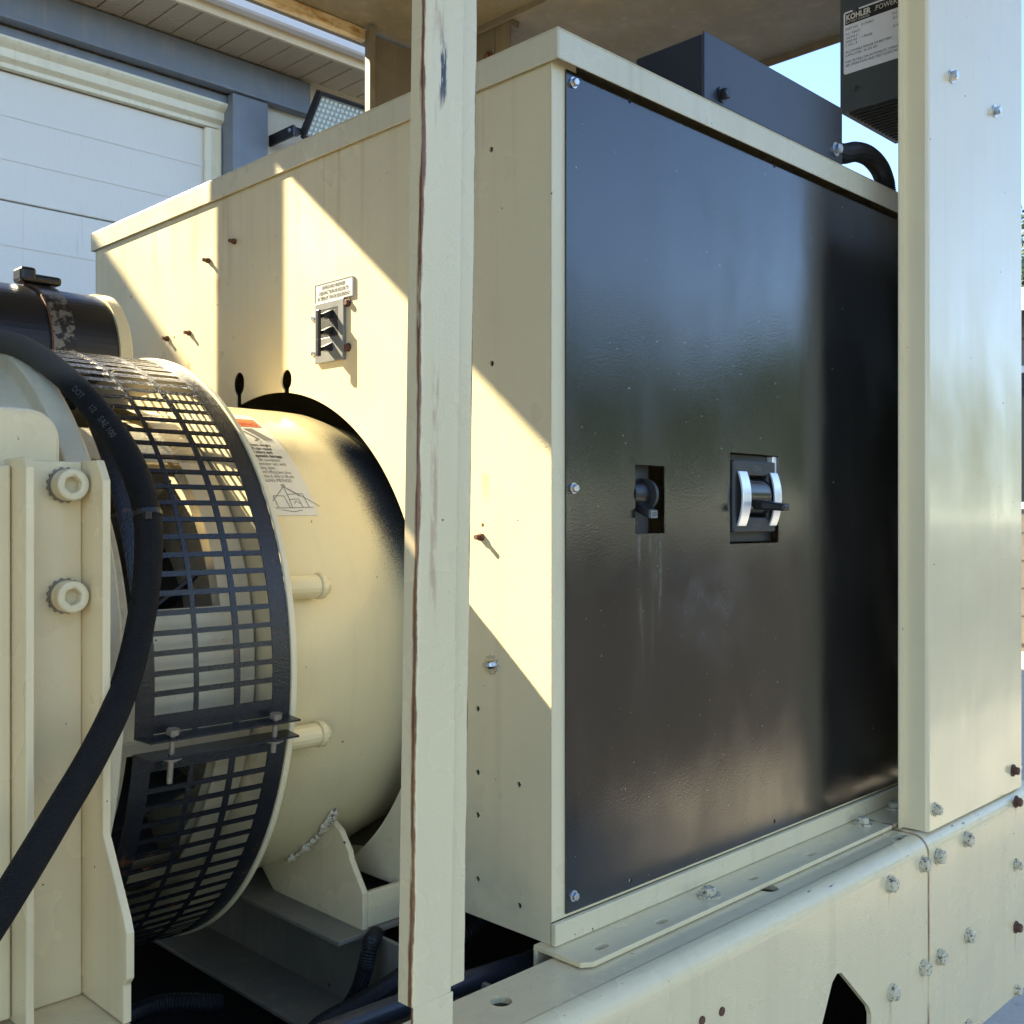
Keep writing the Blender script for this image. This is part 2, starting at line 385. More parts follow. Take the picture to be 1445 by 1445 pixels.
def text(s, size, mat, mp, parent, name='lettering', bold=0., align='LEFT', sx=1.):
    cu = bpy.data.curves.new('t', 'FONT'); cu.body = s; cu.size = size; cu.align_x = align; cu.offset = bold; cu.fill_mode = 'FRONT'; cu.resolution_u = 2
    o = bpy.data.objects.new('t', cu); COL.objects.link(o)
    dg = bpy.context.evaluated_depsgraph_get(); me = bpy.data.meshes.new_from_object(o.evaluated_get(dg))
    bpy.data.objects.remove(o); me.materials.clear()
    for v in me.vertices: v.co = Vector(mp(v.co.x*sx, v.co.y))
    return link(name, me, mat, parent)
def strokes(lines, wd, mp, name, mat, parent):
    b = MB()
    for ln in lines:
        for (x0, y0), (x1, y1) in zip(ln, ln[1:]):
            d = Vector((x1-x0, y1-y0)); L = d.length; n = max(1, int(L/.004)); q = Vector((-d.y, d.x))/L*wd/2
            v = []
            for i in range(n+1):
                p = Vector((x0, y0))+d*i/n; v += [mp(*(p+q)), mp(*(p-q))]
            b.add(v, [(2*i, 2*i+1, 2*i+3, 2*i+2) for i in range(n)])
    return link(name, mesh(b.v, b.f), mat, parent)

# =================================================================== SETTING
g = MB().box(-300, 300, -300, 300, -.3, -.02).obj('ground', 'asphalt'); struct(g)
for i in range(8):      # concrete apron slabs in front of the garage
    for j in range(2): struct(MB().box(-12+i*3.4, -12+i*3.4+3.385, 4.85-(j+1)*3.8+.015, 4.85-j*3.8, -.019, .0).obj('concrete_slab', 'ground', g, bevel=.004))


# ------------------------------------------------------------------ garage building behind
bd = thing('garage_building', 'cream garage building with blue steel door frame and tan soffit', 'building', (2, 6, 0))
MB().box(2.72, 9, 4.86, 12, 0, 4.6).box(-9, -3.52, 4.86, 12, 0, 4.6).box(-3.52, 2.72, 4.99, 12, 4.14, 4.6).box(-3.52, 2.72, 8, 12, 0, 4.14).obj('wall', 'wallc', bd)
fr = MB().box(-9, 3.02, 4.80, 4.86, 4.27, 4.485).obj('lintel_beam', 'steelblue', bd, bevel=.006)
MB().box(-9, 3.02, 4.775, 4.80, 4.27, 4.285).obj('beam_flange', 'steelblue', fr, bevel=.002)
MB().box(-3.52, 2.42, 4.862, 4.988, 4.20, 4.26).obj('lintel_soffit', 'steelblue', bd)
MB().box(2.425, 2.685, 4.80, 5.0, 0, 4.268).obj('column', 'steelblue', bd, bevel=.004)
MB().box(-3.6, -3.34, 4.80, 5.0, 0, 4.268).obj('column', 'steelblue', bd, bevel=.004)
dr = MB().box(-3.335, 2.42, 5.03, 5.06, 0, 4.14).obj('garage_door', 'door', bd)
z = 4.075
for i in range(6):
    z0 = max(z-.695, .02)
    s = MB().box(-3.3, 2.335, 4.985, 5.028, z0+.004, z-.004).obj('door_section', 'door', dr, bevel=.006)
    for q in (.235, .47):
        if z-q > z0+.1: MB().box(-3.3, 2.335, 4.981, 4.984, z-q-.008, z-q+.008).obj('rib', 'door', dr, bevel=.001)
    z = z0
# drip-cap door head trim, stepped
hd = MB().prism([(4.985, 4.075), (4.94, 4.075), (4.94, 4.10), (4.905, 4.12), (4.905, 4.165), (4.875, 4.185), (4.86, 4.20), (4.86, 4.215), (4.985, 4.19)], -3.335, 2.45, lambda u, v, t: (t, u, v)).obj('door_head_trim', 'trim', bd, bevel=.003)
MB().prism([(2.32, 4.98), (2.32, 4.955), (2.355, 4.945), (2.40, 4.945), (2.40, 4.925), (2.418, 4.925), (2.418, 4.98)], 0, 4.072, mXY(0)).obj('door_jamb_trim', 'trim', bd, bevel=.002)
MB().prism([(-3.32, 4.98), (-3.32, 4.93), (-3.23, 4.93), (-3.23, 4.98)], 0, 4.072, mXY(0)).obj('door_jamb_trim', 'trim', bd, bevel=.002)
x = -4.2
sp = MB().box(0, .148, 0, .375, 0, .012); spm = sp.me(); spm.materials.append(M['soffit'])
while x < 7.8:
    o = bpy.data.objects.new('soffit_panel', spm); COL.objects.link(o); o.location = (x, 4.425, 4.49); o.parent = bd
    o.matrix_parent_inverse = Matrix.Translation(bd.location).inverted(); bv = o.modifiers.new('b', 'BEVEL'); bv.width = .004; x += .155
MB().box(-9, 9, 4.42, 4.86, 4.504, 4.53).obj('soffit_backing', 'fascia', bd)
MB().box(-9, 9, 4.395, 4.42, 4.487, 4.56).obj('fascia', 'fascia', bd, bevel=.004)
gp = [(4.392, 4.54), (4.36, 4.532), (4.315, 4.532), (4.302, 4.542), (4.302, 4.585), (4.296, 4.60), (4.296, 4.605), (4.288, 4.615), (4.288, 4.635), (4.300, 4.635), (4.31, 4.617), (4.31, 4.55), (4.392, 4.552)]
MB().prism(gp, -9, 9, lambda u, v, t: (t, u, v)).obj('gutter', 'gutter', bd, bevel=.002)
MB().prism([(4.38, 4.60), (12, 5.7), (12, 5.62), (4.38, 4.562)], -9, 9, lambda u, v, t: (t, u, v)).obj('roof', 'shingle', bd)

bd.location = (2*.905, 6*.951, 0); bd.scale = (.905, .951, .955)
fl = thing('flood_light', 'black LED flood light tilted down on cream garage wall', 'flood light', (2.95, 4.7, 4.0))
X0 = 2.80
up = Vector((0, -.20, .235)).normalized(); nrm = Vector((0, -up.z, up.y)); pb0 = Vector((X0, 4.60, 4.03))
def fm(u, v, t): return pb0+Vector((u, 0, 0))+up*v-nrm*(-t)
fh = MB().plate(rect(0, .46, 0, .31), [rect(.022, .438, .022, .288)], -.012, .014, fm).obj('frame', 'black', fl, bevel=.003)
MB().prism(rect(.012, .448, .012, .298), -.055, -.013, fm).obj('housing', 'black', fl, bevel=.004)
MB().prism(rect(.020, .440, .020, .290), -.012, -.004, fm).obj('reflector', 'ledplate', fl)
lb = MB()
for i in range(12):
    for j in range(8): lb.prism(circ(.045+i*.034, .045+j*.0315, .0105, 10), -.0035, .004, fm)
lb.obj('led_array', 'led', fl)
MB().box(X0-.075, X0-.055, 4.58, 4.855, 4.02, 4.09).box(X0-.06, X0-.001, 4.59, 4.65, 4.045, 4.085).obj('bracket', 'black', fl, bevel=.004)
bolt((X0-.077, 4.61, 4.06), '-X', fl, 'panel', 'zinc')

fl.location = (2.95*.905, 4.7*.951, 4.0*.955); fl.scale = (.905, .951, .955)
# ------------------------------------------------------------------ house and trees further off
def tree(name, label, x, y, h, rx, n, seed, group=None):
    rnd = random.Random(seed); t = thing(name, label, 'tree', (x, y, 0), group)
    b = MB(); b.tube(spline([(x, y, 0), (x+.1, y, h*.25), (x-.1, y+.1, h*.5), (x, y, h*.8)], 3), [.22-.014*i for i in range(10)], 8)
    for i in range(6):
        a = rnd.uniform(0, 6.28); z0 = h*rnd.uniform(.3, .6); b.tube([(x, y, z0), (x+rx*.4*math.cos(a), y+rx*.4*math.sin(a), z0+h*.12), (x+rx*.8*math.cos(a), y+rx*.8*math.sin(a), z0+h*.25)], [.09, .06, .02], 6)
    b.obj('trunk', 'bark', t)
    c = MB(); cl = []
    for i in range(26):
        a = rnd.uniform(0, 6.28); rr = rx*math.sqrt(rnd.random())*.85; q = rnd.random()
        cl.append((Vector((x+rr*math.cos(a), y+rr*math.sin(a), h*(.32+.62*q*(1-.35*rr/rx)))), rnd.uniform(.25, .5)*rx))
    for i in range(n):
        p, s = rnd.choice(cl); d = Vector((rnd.gauss(0, 1), rnd.gauss(0, 1), rnd.gauss(0, 1))).normalized()*s*rnd.random()**.4
        q = p+d; u = Vector((rnd.gauss(0, 1), rnd.gauss(0, 1), rnd.gauss(0, .6))).normalized(); v = u.orthogonal().normalized(); L = rnd.uniform(.07, .15)
        c.add([q-u*L, q+v*L*.45, q+u*L, q-v*L*.45], [(0, 1, 2, 3)])
    link('crown', mesh(c.v, c.f), 'leaf', t)
    return t
tree('tree', 'leafy green tree rising behind the tan house roof', 18.0, 5.6, 7.4, 2.3, 7000, 3)
for i, (x, y, h) in enumerate([(-4, -14, 5.2), (1.5, -13.4, 6.0), (6.5, -14.2, 6.8), (11, -13.2, 6.2), (15.5, -14, 7.2), (20, -13.3, 6.4), (25, -14.3, 7.4), (30, -13.5, 6.6), (36, -14, 7.6), (43, -14.2, 7.4)]):
    tree('tree', 'broad leafy tree in the row across the yard, mirrored in the black panel', x, y, h, 3.4, 5200, 20+i, 'trees across the yard')
hs = thing('house', 'tan house with white eaves and a dark window beyond the skid', 'house', (14.4, 2.6, 0))
MB().box(12.2, 17, .9, 5.2, 0, 4.05).obj('wall', 'housewall', hs)
for i in range(12):
    MB().box(12.175, 12.199, .88, 5.22, .1+i*.33, .1+i*.33+.315).obj('siding_board', 'housewall', hs)
rf = MB().prism([(11.75, 4.05), (14.5, 4.66), (17.4, 4.05), (17.4, 4.2), (14.5, 4.82), (11.75, 4.2)], .5, 5.6, lambda u, v, t: (u, t, v)).obj('roof', 'shingle', hs)
MB().box(11.7, 11.748, .5, 5.6, 3.98, 4.24).obj('eave_board', 'whitetrim', hs)
wn = MB().plate(rect(2.7, 3.9, 1.7, 3.4), [rect(2.78, 3.82, 1.78, 3.32)], -.03, .0, mYZ(12.174)).obj('window_frame', 'whitetrim', hs)
MB().box(12.165, 12.172, 2.79, 3.81, 1.79, 3.31).obj('pane', 'glass', wn)

# =================================================================== THE GENERATOR
# ------------------------------------------------------------------ black sub-base and skid
sb = thing('fuel_tank_base', 'black steel tank base under the cream skid', 'tank', (0, .69, 0))
MB().box(-2.3, 1.22, -.05, 1.44, .10, .598).obj('tank', 'black', sb, bevel=.01)
for x in (-2.2, -.9, .3, 1.15):
    for y in (-.0645, 1.441): MB().box(x-.03, x+.03, y, y+.014, .14, .52).obj('rib', 'black', sb, bevel=.003)
for x in (-2.0, 1.1):
    MB().box(x-.12, x+.12, -.05, 1.43, 0, .099).obj('foot', 'black', sb, bevel=.006)

sk = thing('skid_frame', 'cream steel skid with rounded top edge, hex bolts and lifting hole', 'skid', (0, .69, .56))
YF = -.122; ZT = 1.028; ZB = .61
# top flange + rounded corner, front web
hol = [circ(*PZ(707, 1413, ZT).xy, .0135), circ(*PZ(1083, 1253, ZT).xy, .017), slot(.815, -.084, .012, .009)]
rt = MB().plate(rect(-2.3, .8465, YF+.03, .003), hol, -.008, 0, mXY(ZT)).obj('rail_top', 'rail', sk)
def corner(x0, x1, r=.03, n=8, t=.008):
    p = [(YF+r-r*math.sin(R(90*i/n)), ZT-r+r*math.cos(R(90*i/n))) for i in range(n+1)]
    q = [(YF+r-(r-t)*math.sin(R(90*i/n)), ZT-r+(r-t)*math.cos(R(90*i/n))) for i in range(n, -1, -1)]
    return MB().prism(p+q, x0, x1, lambda u, v, t: (t, u, v))
corner(-2.3, .8465).obj('rail_edge', 'rail', sk, smooth=True)
tri = [(.513, .887), (.527, .884), (.545, .868), (.62, .80), (.628, .785), (.628, .70), (.616, .685), (.425, .685), (.415, .70), (.42, .745), (.498, .878)]
tri.reverse()
rw = MB().plate(rect(-2.3, .8465, ZB, ZT-.03), [tri], 0, .008, mXZ(YF)).obj('rail_web', 'rail', sk)
MB().box(-2.3, .8465, YF, YF+.12, ZB-.008, ZB).obj('rail_bottom', 'rail', sk)
ep = MB().box(.8495, 1.325, YF, YF+.008, ZB, ZT-.03).obj('end_plate', 'rail', sk, bevel=.0015)
corner(.8495, 1.400).obj('end_plate_edge', 'rail', sk, smooth=True)
MB().box(.8495, 1.325, YF+.03, .006, ZT-.008, ZT).obj('end_plate_top', 'rail', sk)
MB().box(1.317, 1.325, YF+.009, 1.507, ZB, ZT-.05).obj('end_web', 'rail', sk)
MB().box(-2.3, 1.316, 1.374, 1.50, ZT-.008, ZT).obj('rail_top', 'rail', sk)
MB().box(-2.3, 1.316, 1.50, 1.508, ZB, ZT-.001).obj('rail_web', 'rail', sk)
for x, y, m in [(1255, 1247, 'pbolt'), (1302, 1219, 'pbolt'), (1323, 1208, 'pbolt'), (1363, 1184, 'pbolt'), (1257, 1400, 'pbolt'), (1302, 1365, 'pbolt'), (1325, 1350, 'pbolt'), (1365, 1320, 'pbolt')]:
    bolt(PY(x, y, YF), '-Y', sk, 'skid', m, spin=random.uniform(0, 1))
for x, y, m in [(1433, 1131, 'rustbolt'), (1433, 1220, 'pbolt'), (1433, 1308, 'rustbolt'), (1433, 1397, 'pbolt'), (1365, 1447, 'pbolt')]:
    bolt(PY(x, y, YF), '-Y', sk, 'panel', m, spin=random.uniform(0, 1))
for x, y in [(1018, 1427), (990, 1440)]:
    p = PY(x, y, YF); MB().prism(circ(p.x, p.z, .006), -.002, 0, mXZ(YF)).obj('weld_spot', 'rustbolt', sk)
# cross member under the alternator
cm = MB().box(-.15, -.055, .01, 1.37, .857, .865).box(-.055, -.047, .01, 1.37, .857, .985).box(-.12, .16, .315, 1.34, .985, .993).obj('cross_member', 'shadecream', sk, bevel=.002)
MB().box(-.85, -.77, .01, 1.37, .78, .86).obj('cross_member', 'shadecream', sk, bevel=.004)
MB().box(-2.3, 1.316, -.112, 1.499, ZB+.001, ZB+.006).obj('floor_pan', 'dark', sk)

# ------------------------------------------------------------------ enclosure: roof, posts, panels
en = thing('generator_enclosure', 'open-sided cream sheet metal enclosure with roof, posts and glossy corner panel', 'enclosure', (0, .69, 1.03))
rfz = 3.03
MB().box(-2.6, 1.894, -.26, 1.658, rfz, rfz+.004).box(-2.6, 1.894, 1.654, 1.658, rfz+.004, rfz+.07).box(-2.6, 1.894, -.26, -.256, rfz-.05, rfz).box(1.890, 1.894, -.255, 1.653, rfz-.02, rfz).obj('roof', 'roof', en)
MB().box(-2.6, .875, 1.555, 1.58, rfz-.035, rfz-.001).obj('roof_edge_lip', 'lip', en, bevel=.003)
MB().box(1.098, 1.103, -.10, 1.548, rfz-.018, rfz-.001).obj('roof_seam', 'roof', en)
def shear(o, k=.018):
    for v in o.data.vertices: v.co.x += k*(v.co.z-1.6)
    return o
def post(name, x0, y, sgn, mat, zb=.93, lip=True):
    prof = [(x0+.004, y+sgn*.024), (x0, y+sgn*.022), (x0, y+sgn*.003), (x0+.003, y), (x0+.020, y-sgn*.0005), (x0+.028, y+sgn*.0012), (x0+.040, y+sgn*.0005), (x0+.052, y+sgn*.002), (x0+.056, y+sgn*.006), (x0+.060, y+sgn*.010), (x0+.079, y+sgn*.011), (x0+.081, y+sgn*.013)]
    back = [(u+.0025, q+sgn*.0025) if i < 2 else (u, q+sgn*.0025) for i, (u, q) in enumerate(prof)][::-1]
    return MB().prism(prof+back, 1.118, 3.029, mXY(0)).obj(name, mat, en, smooth=True)
shear(post('post', -.341, -.1265, 1, 'post'))
shear(MB().box(-.341, -.287, -.1265, -.1240, .80, 1.1178).obj('post_foot', 'post', en, bevel=.0008))
MB().box(-.355, -.272, 1.545, 1.578, 1.029, 2.994).obj('post', 'post', en, bevel=.003)
for y in (-.11, 1.545): MB().box(-2.3, -2.22, y, y+.03, 1.029, 2.99).obj('post', 'post', en, bevel=.003)
yp = -.113; xp0, xp1 = .868, 1.334
pr = [(xp0-.016, -.064), (xp0-.016, -.067), (xp0, -.067), (xp0, yp+.006), (xp0+.002, yp+.002), (xp0+.006, yp), (xp1-.004, yp), (xp1, yp+.004), (xp1, -.05), (xp1-.003, -.05), (xp1-.003, yp+.006), (xp1-.006, yp+.003), (xp0+.007, yp+.003), (xp0+.003, yp+.007), (xp0+.003, -.064)]
cp = MB().prism(pr, 1.0305, 3.02, mXY(0)).obj('corner_panel', 'panel', en)
for x, y, m in [(1342, 108, 'zinc'), (1403, 157, 'zinc'), (1319, 1142, 'pbolt'), (1429, 1087, 'rustbolt')]:
    bolt(PY(x, y, yp), '-Y', cp, 'panel', m, spin=random.uniform(0, 1))
pf = [(u, 1.447-q) for u, q in pr]
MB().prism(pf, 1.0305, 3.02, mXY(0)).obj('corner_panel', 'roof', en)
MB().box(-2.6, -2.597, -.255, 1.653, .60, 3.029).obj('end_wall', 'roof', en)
MB().box(-2.596, -1.75, -.115, -.112, 1.03, 3.028).obj('side_wall', 'panel', en)
MB().box(-2.596, -1.75, 1.579, 1.582, 1.03, 3.028).obj('side_wall', 'panel', en)
br = thing('roof_bracket', 'small steel tab bolted under the enclosure roof above the cabinet', 'bracket', (1.12, 1.2, 2.9))
p = PZ(705, 30, rfz)
MB().box(1.12, 1.128, 1.21, 1.27, 2.87, 3.009).box(1.12, 1.16, 1.21, 1.27, 3.009, 3.0295).obj('tab', 'roof', br, bevel=.002)
bolt((1.119, 1.295, 2.94), '-X', br, 'plate', 'rustbolt')
MB().box(1.12, 1.126, 1.272, 1.37, 2.86, 3.029).obj('gusset', 'roof', br, bevel=.002)

# ------------------------------------------------------------------ control cabinet
cb = thing('switchgear_cabinet', 'large cream steel cabinet with glossy black front panel and overhanging lid', 'cabinet', (.75, .69, 1.04))
HC = (.69, 1.40); HR = .419
hole = []
for i in range(256):
    a = 2*math.pi*i/256; hole.append((HC[0]-HR*math.cos(a), HC[1]+HR*math.sin(a)))
def inject(hole, yk, zk, rk, nk):     # keyhole reaching up from the drum opening
    top = [(yk+s*nk, HC[1]+math.sqrt(HR**2-(yk+s*nk-HC[0])**2)) for s in (1, -1)]
    out = []; done = False
    for y, zz in hole:
        if zz > HC[1] and abs(y-yk) < nk+.004:
            if not done:
                done = True
                pts = []
                asc = hole[1][1] > hole[0][1]
                a0 = math.asin(nk/rk)
                for j in range(13):
                    a = a0+(2*math.pi-2*a0)*j/12
                    pts.append((yk-rk*.75*math.sin(a) if False else yk-rk*math.sin(a), zk-rk*1.12*math.cos(a)))
                out += [(yk-nk, top[1][1])]+pts+[(yk+nk, top[0][1])]
            continue
        out.append((y, zz))
    return out
hole = inject(hole, .642, 1.838, .0165, .0085); hole = inject(hole, .799, 1.845, .0195, .0085)
sm = [circ(*PX(x, y, .006).yz, .0042, 8) for x, y in [(693, 211), (694, 513), (681, 741), (674, 1000), (674, 1090), (674, 1150), (674, 1240), (732, 1107), (733, 1278), (318, 424), (246, 500)]] if False else []
for x, y, r in [(693, 211, .0042), (694, 513, .0042), (681, 741, .003), (674, 1000, .0042), (674, 1090, .0042), (674, 1150, .0042), (674, 1240, .0042), (732, 1107, .004), (733, 1278, .004), (185, 419, .003), (246, 476, .003)]:
    p = PX(x, y, .006); sm.append(circ(p.y, p.z, r, 8))
MB().plate(rect(.0185, 1.411, 1.037, 2.21), [hole]+sm, 0, .003, mYZ(.006)).obj('side_wall', 'face', cb)
MB().box(.0095, 1.55, .0102, .0125, 1.037, 1.0370001).obj('sill', 'cream', cb) if False else None
MB().box(.0058, .055, .0158, .0184, 1.067, 2.21).box(1.50, 1.55, .0158, .0184, 1.067, 2.21).box(.055, 1.5, .0158, .0184, 1.067, 1.10).obj('front_frame', 'cream', cb, bevel=.001)
MB().box(.009, 1.55, 1.408, 1.411, 1.037, 2.21).box(1.547, 1.55, .0186, 1.4079, 1.037, 2.21).box(.0092, 1.546, .0187, 1.407, 1.037, 1.04).obj('rear_shell', 'face', cb)
MB().box(0, 1.556, 0, 1.423, 2.2365, 2.239).box(0, .0025, 0, 1.423, 2.198, 2.2364).box(.0026, 1.556, 0, .0025, 2.198, 2.2364).box(1.5535, 1.556, .0026, 1.423, 2.198, 2.2364).box(.0026, 1.5534, 1.4205, 1.423, 2.198, 2.2364).obj('lid', 'lid', cb, bevel=.0012)
MB().box(.0035, 1.552, .007, .0157, 1.0375, 1.0665).obj('bottom_angle', 'cream', cb, bevel=.0015)
bp = [(.031, 1.0725), (1.52, 1.0725), (1.52, 2.191), (.064, 2.191), (.064, 2.196), (.031, 2.196)]
def ragged(u0, u1, v0, v1, a):
    q = random.Random(4); o = []
    for (p, r_) in (((u0, v0), (u1, v0)), ((u1, v0), (u1, v1)), ((u1, v1), (u0, v1)), ((u0, v1), (u0, v0))):
        for t in range(12): o.append((p[0]+(r_[0]-p[0])*t/12+q.uniform(-a, a), p[1]+(r_[1]-p[1])*t/12+q.uniform(-a, a)))
    return o
bh = [ragged(.178, .247, 1.5765, 1.6755, .0007), rect(.4195, .566, 1.5575, 1.7035)]
for x, y in [(893, 141), (1097, 233), (894, 1244), (1097, 1160)]:
    p = PY(x, y, .007); bh.append(circ(p.x, p.z, .0035, 8))
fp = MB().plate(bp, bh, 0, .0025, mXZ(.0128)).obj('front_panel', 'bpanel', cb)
for y in (117, 689, 1264): bolt(PY(809, y, .0128), '-Y', cb, 'screw', 'zinc', 'screw', spin=random.uniform(0, 1))
for x, y, m in [(295, 368, 'rustbolt'), (332, 341, 'rustbolt'), (268, 470, 'rustbolt'), (237, 478, 'rustbolt'), (680, 758, 'rustbolt')]:
    bolt(PX(x, y, .006), '-X', cb, 'stud', m, 'stud', spin=random.uniform(0, 1))
p = PX(694, 938, .006)
star = [((.0145 if i % 2 else .011)*math.cos(math.pi*i/11), (.0145 if i % 2 else .011)*math.sin(math.pi*i/11)) for i in range(22)]
MB().prism([(p.y+a, p.z+b) for a, b in star], -.002, 0, mYZ(.0058)).obj('star_washer', 'zinc', cb)
bolt((.0038, p.y, p.z), '-X', cb, 'stud', 'zinc')
# mounting angle under the cabinet
pl = [(-.008, .03), (-.008, -.046), (.006, -.056), (1.5, -.056), (1.5, .03)]
ph = [slot(PZ(848, 1335, 1.037).x, -.032, .007, .0055), slot(PZ(928, 1298, 1.037).x, -.035, .007, .0055), slot(.42, -.03, .007, .005), slot(.59, -.035, .007, .005)]
MB().plate(pl[::-1], ph, -.007, 0, mXY(1.0368)).obj('mounting_angle', 'rail', cb, bevel=.001)
MB().box(-.008, 1.5, .0302, .037, .975, 1.0365).obj('mounting_angle_leg', 'rail', cb, bevel=.002)
for x, y in [(1000, 1264), (1218, 1163), (1262, 1141)]: bolt(PZ(x, y, 1.037), '+Z', cb, 'plate', 'pbolt', spin=random.uniform(0, 1))

# ------------------------------------------------------------------ breakers in the black panel
b1 = thing('circuit_breaker', 'large black circuit breaker with bright curved side strips, marked ON and OFF', 'breaker', (.497, .05, 1.56))
MB().box(.446, .592, .028, .12, 1.559, 1.704).obj('body', 'dplastic', b1, bevel=.002)
MB().plate(rect(.452, .577, 1.576, 1.692), [rect(.487, .553, 1.600, 1.668)], -.0175, 0, mXZ(.0275)).obj('escutcheon', 'dplastic', b1, bevel=.003)
arc = [(z, .0085-.011*(1-((z-1.632)/.048)**2)) for z in [1.586+.0055*i for i in range(17)]]
for x0, x1 in ((.460, .484), (.556, .577)):
    MB().prism([(y, z) for z, y in arc]+[(y+.004, z) for z, y in arc[::-1]], x0, x1, lambda u, v, t: (t, u, v)).obj('curved_strip', 'brightmetal', b1, bevel=.0008)
    MB().prism([(y+.0042, z) for z, y in arc]+[(.0099, arc[-1][0]), (.0099, arc[0][0])], x0+.002, x1-.002, lambda u, v, t: (t, u, v)).obj('strip_support', 'black', b1)
MB().prism([(.024-.022*math.cos(R(a)), 1.634+.032*math.sin(R(a))) for a in range(-80, 81, 10)]+[(.0274, 1.666), (.0274, 1.602)], .489, .551, lambda u, v, t: (t, u, v)).obj('toggle_drum', 'bpanel', b1, smooth=True)
MB().add([(.504, .010, 1.630), (.534, .010, 1.630), (.534, .010, 1.613), (.504, .010, 1.613), (.509, -.046, 1.621), (.529, -.046, 1.621), (.529, -.045, 1.610), (.509, -.045, 1.610)], [(0, 1, 2, 3), (4, 7, 6, 5), (0, 4, 5, 1), (1, 5, 6, 2), (2, 6, 7, 3), (3, 7, 4, 0)]).obj('handle', 'black', b1, bevel=.003)
MB().box(.578, .591, .016, .0278, 1.668, 1.702).obj('clip', 'brightmetal', b1, bevel=.001)
for s, zz in (('ON', 1.675), ('OFF', 1.580)):
    text(s, .014, 'emboss', lambda u, v, zz=zz: (.520+u, .0096, zz+v), b1, align='CENTER')
b2 = thing('circuit_breaker', 'small recessed black circuit breaker behind ragged cutout, with short numbered toggle', 'breaker', (.2, .05, 1.58))
MB().box(.150, .226, .026, .12, 1.56, 1.69).obj('body', 'dplastic', b2, bevel=.002)
MB().prism([(.024-.020*math.cos(R(a)), 1.633+.020*math.sin(R(a))) for a in range(-85, 86, 10)]+[(.0255, 1.654), (.0255, 1.654)], .168, .200, lambda u, v, t: (t, u, v)).obj('toggle_drum', 'black', b2)
MB().prism([(.021-.026*math.cos(R(a)), 1.633+.024*math.sin(R(a))) for a in range(-85, 86, 10)]+[(.0255, 1.657), (.0255, 1.609)], .203, .209, lambda u, v, t: (t, u, v)).obj('side_cheek', 'dplastic', b2)
MB().add([(.178, .016, 1.627), (.198, .016, 1.627), (.198, .016, 1.609), (.178, .016, 1.609), (.181, -.010, 1.611), (.197, -.010, 1.611), (.197, -.008, 1.598), (.181, -.008, 1.598)], [(0, 1, 2, 3), (4, 7, 6, 5), (0, 4, 5, 1), (1, 5, 6, 2), (2, 6, 7, 3), (3, 7, 4, 0)]).obj('handle', 'black', b2, bevel=.002)
MB().box(.1815, .1965, -.0118, -.0085, 1.599, 1.610).obj('handle_cap', 'breakface', b2)
text('225', .0075, 'ink', lambda u, v: (.189+u, -.0121, 1.6022+v), b2, align='CENTER')
for s, zz in (('ON', 1.657), ('OFF', 1.588)):
    text(s, .008, 'emboss', lambda u, v, zz=zz: (.193+u, .0257, zz+v), b2, align='CENTER')

b2.location.y += .0063; b2.location.x += .0095; b1.location.x -= .025; b1.scale = (1, 1, 1)
# ------------------------------------------------------------------ safeguard breaker on the cream side
b3 = thing('safeguard_breaker', 'three-lever safeguard breaker in grey plate on the cream side wall', 'breaker', (0, .487, 1.85))
y0, y1, z0, z1 = .447, .527, 1.853, 1.953
MB().plate(rect(y0, y1, z0, z1), [rect(.462, .512, 1.894, 1.940)], -.005, 0, mYZ(.0055)).obj('face_plate', 'breakface', b3, bevel=.001)
MB().box(.001, .005, .4621, .5119, 1.8941, 1.9399).obj('recess', 'dplastic', b3)
for zz in (1.930, 1.903, 1.876):
    MB().prism([(.0005, zz+.008), (.0005, zz-.006), (-.015, zz-.007), (-.016, zz-.001)], .476, .490, lambda u, v, t: (u, t, v)).obj('lever', 'black', b3, bevel=.001)
MB().box(-.0215, -.0162, .484, .493, 1.860, 1.936).obj('tie_bar', 'black', b3, bevel=.0015)
for y, zz, m in [(.440, 1.944, 'rustbolt'), (.440, 1.872, 'rustbolt'), (.533, 1.93, 'zinc'), (.533, 1.872, 'zinc')]: bolt((.0058, y, zz), '-X', b3, 'small', m, 'screw')
b3.location.y += .0215; b3.location.z += .002
l3 = thing('breaker_label', 'white three-line safeguard breaker label above the three levers', 'label', (0, .487, 1.955))
MB().box(.003, .0055, .434, .539, 1.955, 1.987).obj('sheet', 'paper', l3)
MB().plate(rect(.434, .539, 1.955, 1.987), [rect(.4352, .5378, 1.9562, 1.9858)], -.0004, 0, mYZ(.0028)).obj('border', 'greyink', l3)
for i, s in enumerate(['SAFEGUARD BREAKER', 'DISJONCTEUR DE SECURITE', 'INTERRUPTOR DE SEGURIDAD']):
    text(s, .0078, 'ink', lambda u, v, i=i: (.0024, .4865-u, 1.977-i*.0088+v), l3, align='CENTER', sx=.83, bold=.0003)

l3.location.y += .0125
